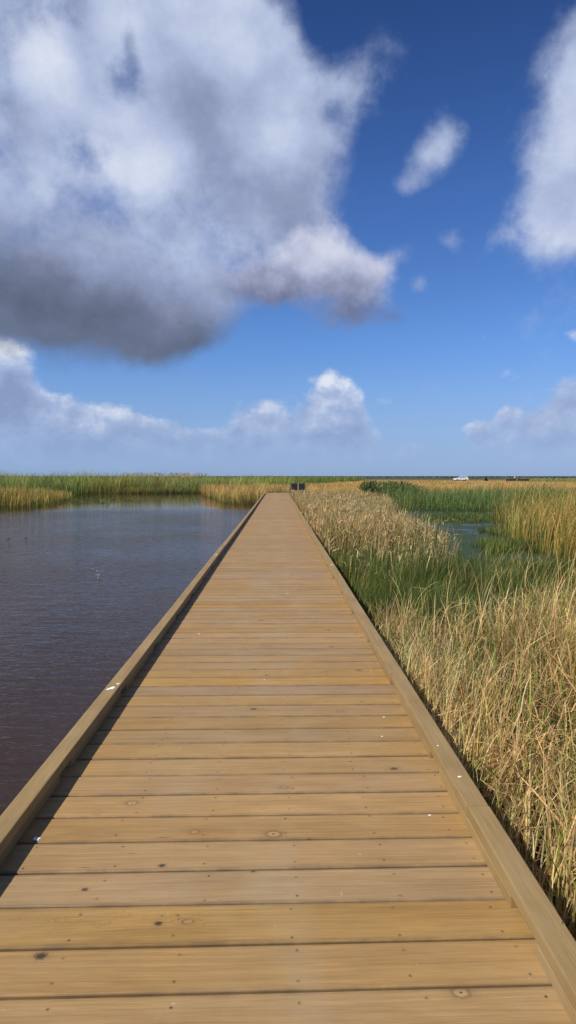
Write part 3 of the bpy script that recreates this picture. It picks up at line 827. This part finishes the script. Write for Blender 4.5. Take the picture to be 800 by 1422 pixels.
    B.add(Pp, WATER, hh, U(rng, .010, .020, n)*(1+.4*(1-near)), rng, lean=.13, droop=.55, dpow=3, segs=5, cj=.3, windk=.4, kink=.25, kinkang=(.7, 2.),
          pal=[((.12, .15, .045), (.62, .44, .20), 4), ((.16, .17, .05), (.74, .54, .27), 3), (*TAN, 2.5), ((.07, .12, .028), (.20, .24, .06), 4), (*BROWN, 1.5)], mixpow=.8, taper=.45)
    Pp = scatter(poly, 10500, rng, .5, .4, falloff=dn); n = len(Pp)       # dry curled leaves and seed heads near the tops
    B.add(Pp, WATER+.90*rng.random(n)**.6*np.where((Pp[:, 0] > 4.6) & (Pp[:, 1] < 30), .62, 1)*np.clip(.72+(Pp[:, 1]-11)*.035, .6, 1), U(rng, .08, .24, n), U(rng, .012, .026, n), rng, lean=(.0, 1.3), droop=1.3, segs=4, cj=.3, windk=.4,
          pal=[(TAN[1], STRAW[1], 3), ((.50, .34, .16), (.72, .50, .25), 3), ((.32, .19, .09), (.42, .26, .12), 2.), (PALE[0], PALE[1], 1.)], taper=.4)
    Pp = scatter(poly, 2600, rng, .8, 1.1, falloff=dn); n = len(Pp)      # green rushes coming up through it
    B.add(Pp, WATER, U(rng, .55, 1.0, n), U(rng, .010, .018, n), rng, lean=.14, droop=.4, segs=4, cj=.3, pal=[(*GREEN, 2), (*OLIVE, 2), (*GREENDK, 1)])
    Pp = scatter(poly, 260, rng, .6, .9, falloff=dn); n = len(Pp)         # a few taller stems above the rest
    B.add(Pp, WATER, U(rng, 1.0, 1.35, n), U(rng, .010, .016, n), rng, lean=.14, droop=.7, dpow=3, segs=5, cj=.2, pal=[(*STRAW, 2), (*TAN, 1), (*BROWN, 1)])
    B.build('beige_reeds', 'beige seeding reeds along the right side of the boardwalk', 'reeds')

    # 4. tall golden green reeds at the right edge of the pool
    rng = np.random.default_rng(4); B = Blades()
    poly = [(6.8, 15.4), (7.1, 18.5), (7.8, 22), (8.5, 25.5), (9.6, 27.5), (13, 29), (20, 30), (20, 12.6), (9.6, 12.6), (7.6, 13.6)]
    dn = lambda P: np.clip(.3+.8*vnoise(P, .6, 21), 0, 1)
    Pp = scatter(poly, 13000, rng, .6, .5, falloff=dn); n = len(Pp)
    edge = np.clip((Pp[:, 0]-6.8)/2.5, .25, 1)
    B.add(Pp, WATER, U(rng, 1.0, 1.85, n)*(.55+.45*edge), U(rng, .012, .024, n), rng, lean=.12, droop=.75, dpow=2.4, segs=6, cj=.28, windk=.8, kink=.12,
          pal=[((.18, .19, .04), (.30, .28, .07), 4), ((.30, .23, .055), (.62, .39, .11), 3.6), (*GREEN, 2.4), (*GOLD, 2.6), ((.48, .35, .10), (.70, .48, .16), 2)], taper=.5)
    Pp = scatter(poly, 160, rng, .6, .9, falloff=dn); n = len(Pp)
    B.add(Pp, WATER, U(rng, 1.6, 2.1, n), U(rng, .012, .02, n), rng, lean=.2, droop=.9, dpow=3, segs=6, cj=.2, windk=.8, pal=[(*STRAW, 2), (*GOLD, 1)])
    B.build('golden_green_reeds', 'tall golden green reeds leaning over the right side of the marsh pool', 'reeds')

    # 5. green reeds behind the pool
    rng = np.random.default_rng(5); B = Blades()
    poly = [(6.8, 39), (9, 38), (13.2, 36.5), (14, 31), (26, 30), (34, 45), (26, 52), (8, 52.5)]
    Pp = scatter(poly, 15000, rng, .4, .6); n = len(Pp)
    fr = np.clip((Pp[:, 1]-36)/8, .45, 1)
    B.add(Pp, WATER, U(rng, .9, 1.65, n)*fr, U(rng, .018, .034, n), rng, lean=.14, droop=.6, segs=4, cj=.35, windk=.5,
          pal=[((.06, .105, .028), (.155, .235, .068), 5), ((.08, .13, .036), (.20, .28, .09), 3), (*GREENDK, 1.2), (*OLIVE, 1.5)], taper=.5)
    Pp = scatter([(6.6, 31), (8, 29), (9.2, 28), (13.5, 30), (13.8, 36.6), (8.4, 35)], 5200, rng, .5, .8, falloff=lambda P: np.clip(vnoise(P, .5, 31)*1.6-.4, 0, 1)); n = len(Pp)
    B.add(Pp, WATER, U(rng, .08, .22, n), U(rng, .016, .03, n), rng, lean=.4, droop=.6, segs=3, cj=.3, pal=[((.04, .08, .015), (.08, .14, .03), 3), (*OLIVE, 1)])
    Pp = scatter([(5.6, 16.5), (7.0, 15.5), (7.6, 20), (8.6, 26), (6.6, 29), (6.4, 23)], 2200, rng, .8, .7, falloff=lambda P: np.clip(vnoise(P, .6, 33)*2-.7, 0, 1)); n = len(Pp)
    B.add(Pp, WATER, U(rng, .10, .38, n), U(rng, .010, .018, n), rng, lean=.2, droop=.5, segs=4, cj=.3, pal=[(*GREEN, 2), (*OLIVE, 1.2), (*GREENDK, 1)])
    B.build('green_reeds', 'bright green reeds on the far bank of the marsh pool', 'reeds')

    # 6. golden grass plain beyond
    rng = np.random.default_rng(6); B = Blades()
    def wedge(y0, y1, l, r): return [(l*y0, y0), (r*y0, y0), (r*y1, y1), (l*y1, y1)]
    for (y0, y1, n0, w0, h0, h1) in ((53, 75, 15000, .022, .75, 1.15), (75, 115, 17000, .040, .55, .90), (115, 160, 15000, .075, .22, .42), (160, 235, 12000, .10, .08, .20)):
        pl = wedge(y0, y1, -.03 if y0 < 60 else (.01 if y0 < 80 else .05), .62)
        if y0 == 53: pl = [(-1.2, 59.5), (7.5, 59.2), (8.8, 53.5), (33, 53), (47, 75), (-6, 75)]
        Pp = scatter(pl, n0, rng, .35, 1.5, falloff=lambda P: np.clip(.4+.8*vnoise(P, .12, 41), 0, 1)); n = len(Pp)
        zg = np.array([ground_z(a, b) for a, b in Pp])
        patch = (vnoise(Pp, .055, 44) > .66) & (Pp[:, 1] > 62)
        B.add(Pp[~patch], np.maximum(zg[~patch], WATER), U(rng, h0, h1, (~patch).sum()), w0*U(rng, .7, 1.5, (~patch).sum()), rng, lean=.2, droop=.6, segs=3, cj=.3, windk=.6,
              pal=[((.28, .20, .07), (.72, .45, .15), 5), ((.34, .25, .09), (.80, .54, .21), 3), (*BROWN, 1), (*OLIVE, .8)], taper=.5, mixpow=.6)
        B.add(Pp[patch], np.maximum(zg[patch], WATER), U(rng, h0, h1*.95, patch.sum()), w0*U(rng, .7, 1.5, patch.sum()), rng, lean=.2, droop=.5, segs=3, cj=.3, windk=.6,
              pal=[((.09, .13, .03), (.22, .26, .07), 4), (*GOLD, 2)], taper=.5)
    B.build('golden_grass', 'golden dry grass plain stretching away behind the green reeds', 'grass')

    # 7. left bank: golden olive promontory
    rng = np.random.default_rng(7); B = Blades()
    poly = [(-15.9, 41.2), (-16.2, 45), (-17.0, 51), (-18.0, 57), (-19.8, 61.5), (-26, 64), (-60, 64), (-60, 38), (-40, 39), (-24, 39.2)]
    Pp = scatter(poly, 14000, rng, .5, .7, falloff=lambda P: np.clip(np.where(P[:, 0] > -30, 1.3, .45)*(.35+.8*vnoise(P, .45, 51)), 0, 1)); n = len(Pp)
    e = np.clip((-15.6-Pp[:, 0]-.09*(Pp[:, 1]-42))/4.0, .25, 1)**.7*np.clip((63-Pp[:, 1])/13+.25*vnoise(Pp, .6, 55), .38, 1)
    B.add(Pp, WATER, U(rng, .95, 1.62, n)*(.5+.5*e), U(rng, .024, .046, n), rng, lean=.13, droop=.5, segs=4, cj=.35, windk=.5,
          pal=[((.15, .18, .04), (.52, .40, .10), 4), ((.19, .18, .05), (.74, .45, .12), 3.6), (*GREEN, 1.), ((.12, .15, .035), (.40, .36, .09), 2), (*BROWN, 1)], taper=.45)
    Pp = scatter([(-17, 47), (-12.5, 50), (-11.5, 57), (-17.5, 57)], 420, rng, .7, 1.6); n = len(Pp)
    B.add(Pp, WATER+.005, U(rng, .15, .5, n), U(rng, .03, .07, n), rng, lean=(1.2, 1.6), droop=.1, segs=3, cj=.4, pal=[((.05, .05, .02), (.09, .08, .03), 2), (*OLIVE, 1)])
    B.build('bank_reeds', 'golden olive reeds on the near left bank of the pond', 'reeds')

    # 8. far bank of tall green reeds
    rng = np.random.default_rng(8); B = Blades()
    poly = [(-22, 66), (-20, 78), (-12, 79.5), (-6.5, 81), (1, 84), (4, 92), (-4, 108), (-50, 108), (-75, 84), (-60, 65)]
    Pp = scatter(poly, 24000, rng, .4, 1., falloff=lambda P: np.clip(1.6-(P[:, 1]-78)*.035, .3, 1)); n = len(Pp)
    vn = vnoise(Pp, .16, 61)
    hh = U(rng, 1.5, 2.8, n)*(.78+.4*vn)*np.where(Pp[:, 0] > -8, 1-(Pp[:, 0]+8)*.015, 1)
    B.add(Pp, WATER, hh, U(rng, .035, .065, n), rng, lean=.17, droop=.75, segs=4, cj=.35, windk=.5,
          pal=[((.08, .11, .03), (.33, .39, .095), 5), ((.10, .13, .035), (.44, .46, .13), 3), (*GREEN, 1.5), (*OLIVE, 1.), ((.10, .10, .035), (.30, .26, .12), .5)], taper=.5)
    P2 = scatter([(-20, 80), (-9, 82), (-11, 95), (-22, 95)], 420, rng, .5, 2.2); n = len(P2)     # pale plumes
    B.add(P2, WATER, U(rng, 2.2, 2.7, n), U(rng, .02, .03, n), rng, lean=.08, droop=.4, segs=4, cj=.2, pal=[((.10, .11, .04), (.34, .27, .15), 1)], taper=.2)
    B.add(P2, WATER+U(rng, 1.9, 2.35, n), U(rng, .25, .42, n), U(rng, .05, .09, n), rng, lean=.3, droop=.7, segs=3, cj=.2, pal=[((.40, .31, .16), (.60, .48, .26), 1)], taper=.5)
    P3 = scatter([(-19, 76.5), (-12, 78), (-6.5, 79.5), (-6.5, 82), (-20, 80)], 2600, rng, .4, .8); n = len(P3)  # rusty fringe at the water
    B.add(P3, WATER, U(rng, .45, .95, n), U(rng, .03, .055, n), rng, lean=.25, droop=.8, segs=4, cj=.35, pal=[((.10, .08, .03), (.24, .17, .06), 3), (*OLIVE, 2), (*GREEN, 1.4)])
    P4 = scatter([(2, 86), (14, 150), (30, 215), (20, 240), (-20, 170), (-12, 108)], 7000, rng, .4, 1.2); n = len(P4)
    B.add(P4, np.array([ground_z(a, b) for a, b in P4]), U(rng, 1.0, 1.75, n), U(rng, .05, .10, n), rng, lean=.14, droop=.45, segs=3, cj=.35,
          pal=[((.06, .10, .025), (.16, .25, .06), 4), (*OLIVE, 1)], taper=.5)
    B.build('far_green_reeds', 'tall green reeds along the far bank of the pond', 'reeds')

    # 9. brown gold reeds by the far end of the boardwalk, left
    rng = np.random.default_rng(9); B = Blades()
    poly = [(-1.25, 47.5), (-2.8, 47.2), (-4.1, 49.5), (-4.9, 54), (-6, 60), (-7.6, 67), (-8.6, 73), (-8, 78), (-2, 79), (3, 66), (1.5, 58.6), (-1.25, 58.6)]
    Pp = scatter(poly, 9500, rng, .5, .6, falloff=lambda P: np.clip(.4+.8*vnoise(P, .5, 71), 0, 1)); n = len(Pp)
    B.add(Pp, WATER, U(rng, .85, 1.42, n), U(rng, .022, .042, n), rng, lean=.15, droop=.6, segs=4, cj=.3, windk=.5,
          pal=[((.18, .17, .05), (.70, .44, .14), 5), ((.22, .18, .06), (.78, .52, .20), 3), (*OLIVE, 2), ((.10, .11, .03), (.36, .26, .075), 2)], taper=.45, mixpow=.8)
    B.build('brown_reeds', 'brown gold reeds in the water left of the boardwalk end', 'reeds')

    # 10. distant scrub
    rng = np.random.default_rng(10); B = Blades()
    a = rng.uniform(-.75, .75, 9000); r = rng.uniform(300, 1500, 9000)**1.0
    Pp = np.stack([np.sin(a)*r, np.cos(a)*r], 1); n = len(Pp); Pp = Pp[vnoise(Pp, .012, 81) > .35]; n = len(Pp)
    dd = np.linalg.norm(Pp, axis=1)
    B.add(Pp, -.05, U(rng, .5, 1.25, n)*(.8+.3*(dd/900)), dd*.0016*U(rng, .6, 1.6, n), rng, lean=.3, droop=.6, segs=3, cj=.4,
          pal=[((.055, .065, .035), (.09, .10, .05), 4), ((.08, .07, .04), (.12, .10, .055), 2), ((.07, .09, .035), (.12, .15, .055), 1)], taper=.3)
    B.build('distant_scrub', 'dark low scrub along the horizon', 'scrub')

    # 11. pale green clump right of the fence far away
    rng = np.random.default_rng(11); B = Blades()
    Pp = scatter([(58.5, 152), (72, 152), (84, 168), (84, 185), (62, 175)], 2600, rng, .6, 3); n = len(Pp)
    B.add(Pp, -.1, U(rng, .45, 1.5, n)*(.4+.8*vnoise(Pp, .22, 91)), U(rng, .06, .12, n), rng, lean=.2, droop=.6, segs=3, cj=.35, pal=[((.12, .15, .05), (.34, .38, .14), 3), (*OLIVE, 1)], taper=.4)
    B.build('pale_green_reeds', 'pale green reed patch right of the far timber railing', 'reeds')
build_reeds()

def bush(name, loc, rx, rz, n, label, pal, seed, leaf=.06):
    rng = np.random.default_rng(seed)
    root = empty(name, loc); tag(root, label, 'bush')
    B = Blades()
    # leaf sprays through an uneven crown volume
    lob = [(rng.normal(0, rx*.45), rng.normal(0, rx*.45), rng.uniform(.35, .8)*rz, rng.uniform(.35, .6)*rx) for _ in range(9)]
    pts = []
    for _ in range(n):
        l = lob[rng.integers(len(lob))]; v = rng.normal(0, 1, 3); v /= np.linalg.norm(v); v *= rng.random()**.4
        pts.append((l[0]+v[0]*l[3], l[1]+v[1]*l[3], max(.05, l[2]+v[2]*l[3]*rz/rx/1.3)))
    pts = np.array(pts)
    B.add(pts[:, :2], pts[:, 2], rng.uniform(2, 4.5, n)*leaf, rng.uniform(.6, 1.2, n)*leaf, rng, lean=(.1, 1.4), droop=.5, segs=3, cj=.4, pal=pal, taper=.6)
    c = B.build('crown', None, None, kind=None); c.parent = root
    b = MB()
    for l in lob: b.cyl((0, 0, -.2), (l[0]*.8, l[1]*.8, l[2]), .035, .01, 6)
    b.build('stem', M_DARKW, root)
bush('bush', (9.6, 53.6, -.45), 2.5, 1.30, 5200, 'dark green bush rising between golden grass and green reeds', [((.07, .10, .03), (.15, .20, .06), 4), ((.11, .11, .04), (.22, .22, .085), 2)], 101, .09)
bush('bush', (61.3, 190, -.1), .34, .72, 260, 'tiny blackish bush standing alone in the golden grass right of the car', [((.008, .010, .006), (.02, .022, .012), 1)], 102, .1)

# ------------------------------------------------------------------ far timber railing and marker post
def railing():
    root = empty('timber_railing', (52.9, 150, -.1)); tag(root, 'weathered dark timber railing far off in the golden grass', 'railing')
    for xx in (0, 2.65, 5.4):
        b = MB(); b.box((xx, 0, .52), (.16, .14, 1.08), .01, 2); b.build('post', M_PALEW if xx < 3 else M_DARKW, root)
    b = MB(); b.box((2.7, -.02, 1.085), (5.7, .2, .06), .008, 0); b.build('top_rail', M_PALEW, root)
    for z in (.90, .70, .50):
        b = MB(); b.box((2.7, .10, z), (5.3, .05, .165), .006, 0); b.build('board', M_TRIM, root)  # near-black colour paints in the shadowed gaps below the top rail
    b = MB(); b.box((2.7, -.0, .25), (5.3, .06, .12), .006, 0); b.build('lower_rail', M_PALEW, root)
railing()
mp = empty('marker_post', (55.25, 150.6, -.1)); tag(mp, 'short pale marker post standing behind the far timber railing', 'post')
b = MB(); b.cyl((0, 0, 0), (0, 0, 1.2), .05, .05, 8); b.build('post', M_PALEW, mp)
b = MB(); b.box((0, 0, 1.33), (.28, .05, .26), .01, 0); b.build('plate', M_PAINT, mp)

# ------------------------------------------------------------------ car
def car():
    root = empty('car', (56.6, 200, -.06), R(4)); tag(root, 'white hatchback car parked side on in the distant golden grass', 'car')
    # side profile, nose towards -x
    low = [(-2.20, .30), (-2.24, .55), (-2.15, .72), (-1.75, .84), (-1.02, .97), (-.15, 1.0), (1.2, 1.02), (1.95, 1.02), (2.12, .95), (2.16, .55), (2.10, .30)]
    cab = [(-1.05, .955), (-.28, 1.44), (.10, 1.52), (1.10, 1.52), (1.62, 1.44), (2.02, 1.0)]
    W = .88
    def loft(prof, ws, closed=True):
        bm = bmesh.new(); rows = []
        for (y, k, dz) in ws:
            rows.append([bm.verts.new((x*k[0], y, z if k[1] is None else k[1]+(z-k[1])*k[0]+dz)) for x, z in prof])
        for a, bb in zip(rows[:-1], rows[1:]):
            for i in range(len(prof)):
                j = (i+1) % len(prof)
                bm.faces.new((a[i], a[j], bb[j], bb[i]))
        bm.faces.new(rows[0]); bm.faces.new(rows[-1][::-1])
        bmesh.ops.recalc_face_normals(bm, faces=bm.faces)
        return bm
    bm = loft(low, [(-W, (.965, None), 0), (-W*.9, (.995, None), 0), (0, (1.0, None), 0), (W*.9, (.995, None), 0), (W, (.965, None), 0)])
    me = bpy.data.meshes.new('body'); bm.to_mesh(me); bm.free()
    body = link('body', me, M_PAINT, root)
    def cabrow(y0, y1): return [(-y0, 0), (y0, 0)]
    bm = bmesh.new(); rows = []
    for s in (-1, 1):
        rows.append([bm.verts.new((x, s*(W*.96-(z-.95)*.42), z)) for x, z in cab])
    for i in range(len(cab)):
        j = (i+1) % len(cab); bm.faces.new((rows[0][i], rows[0][j], rows[1][j], rows[1][i]))
    bm.faces.new(rows[0]); bm.faces.new(rows[1][::-1]); bmesh.ops.recalc_face_normals(bm, faces=bm.faces)
    me = bpy.data.meshes.new('roof'); bm.to_mesh(me); bm.free(); link('roof', me, M_PAINT, root)
    def pane(name, pts, s):
        bm = bmesh.new(); out = .008
        f = [bm.verts.new((x, s*(W*.96-(z-.95)*.42+out), z)) for x, z in pts]; r = [bm.verts.new((x, s*(W*.96-(z-.95)*.42-.02), z)) for x, z in pts]
        bm.faces.new(f); bm.faces.new(r[::-1])
        for i in range(len(pts)):
            j = (i+1) % len(pts); bm.faces.new((f[i], f[j], r[j], r[i]))
        bmesh.ops.recalc_face_normals(bm, faces=bm.faces)
        me = bpy.data.meshes.new(name); bm.to_mesh(me); bm.free(); link(name, me, M_GLASS, root)
    for s in (-1, 1):
        pane('side_window', [(-.80, 1.04), (-.25, 1.39), (.25, 1.44), (.25, 1.06)], s)
        pane('side_window', [(.33, 1.06), (.33, 1.44), (1.05, 1.44), (1.05, 1.07)], s)
        pane('side_window', [(1.13, 1.07), (1.13, 1.43), (1.52, 1.38), (1.66, 1.10)], s)
        for wx in (-1.38, 1.32):
            b = MB(); b.cyl((wx, s*(W-.2), .33), (wx, s*(W+.015), .33), .33, .33, 20)
            w = b.build('wheel', M_RUBBER, root, False)
            b = MB(); b.cyl((wx, s*(W+.0), .33), (wx, s*(W+.024), .33), .22, .20, 16); b.build('rim', M_ALLOY, w)
        b = MB(); b.box((-2.05, s*.66, .70), (.22, .34, .13), .03); b.build('headlight', M_LAMP, root)
        b = MB(); b.box((2.09, s*.70, .86), (.12, .24, .18), .03); b.build('tail_light', M_RED, root)
        b = MB(); b.box((-.72, s*(W+.08), 1.03), (.12, .2, .14), .03); b.build('mirror', M_PAINT, root)
        b = MB(); b.box((0, s*(W-.01), .34), (1.9, .05, .12), .01); b.build('sill', M_TRIM, root)
    b = MB(); b.box((-2.21, 0, .42), (.08, 1.3, .16), .02); b.build('bumper', M_TRIM, root)
    bm = bmesh.new(); f = []
    for (x, z) in ((-.97, 1.02), (-.33, 1.42)):
        for s in (-1, 1): f.append(bm.verts.new((x-.012, s*(W*.90-(z-.95)*.42), z+.008)))
    bm.faces.new((f[0], f[1], f[3], f[2])); me = bpy.data.meshes.new('windscreen'); bm.to_mesh(me); bm.free(); link('windscreen', me, M_GLASS, root)
car()

# ------------------------------------------------------------------ twigs in the pond
def twig(loc, pts, r, mat, label, side=None, sc=1.0):
    b = MB()
    for p, q, k in zip(pts[:-1], pts[1:], range(9)):
        b.cyl(p, q, r*(1-.18*k), r*(1-.18*(k+1)), 7)
    if side:
        for s in side: b.cyl(s[0], s[1], r*.6, r*.2, 6)
    o = b.build('twig', mat, None, True); o.location = loc; o.scale = (sc, sc, sc)
    tag(o, label, 'twig')
twig((-3.76, 13.35, WATER), [(.02, 0, -.15), (.05, 0, .02), (.085, .01, .10), (.01, .0, .155), (-.09, -.01, .20)], .011, M_TWIG, 'bent pale twig poking up out of the pond water', [((.06, 0, .05), (-.03, .05, .06))])
twig((-8.95, 21.6, WATER), [(-.12, 0, -.05), (-.05, 0, .03), (.05, .02, .03), (.14, 0, .06)], .016, M_DTWIG, 'small dark twig floating left of centre pond, nearest the left edge', [((0, .0, .03), (.05, .04, .11))], .7)
twig((-8.55, 22.0, WATER), [(-.1, 0, -.04), (0, 0, .03), (.09, .03, .02)], .014, M_DTWIG, 'short dark twig floating just right of a larger dark twig', [((.02, 0, .03), (.0, .05, .09))], .7)
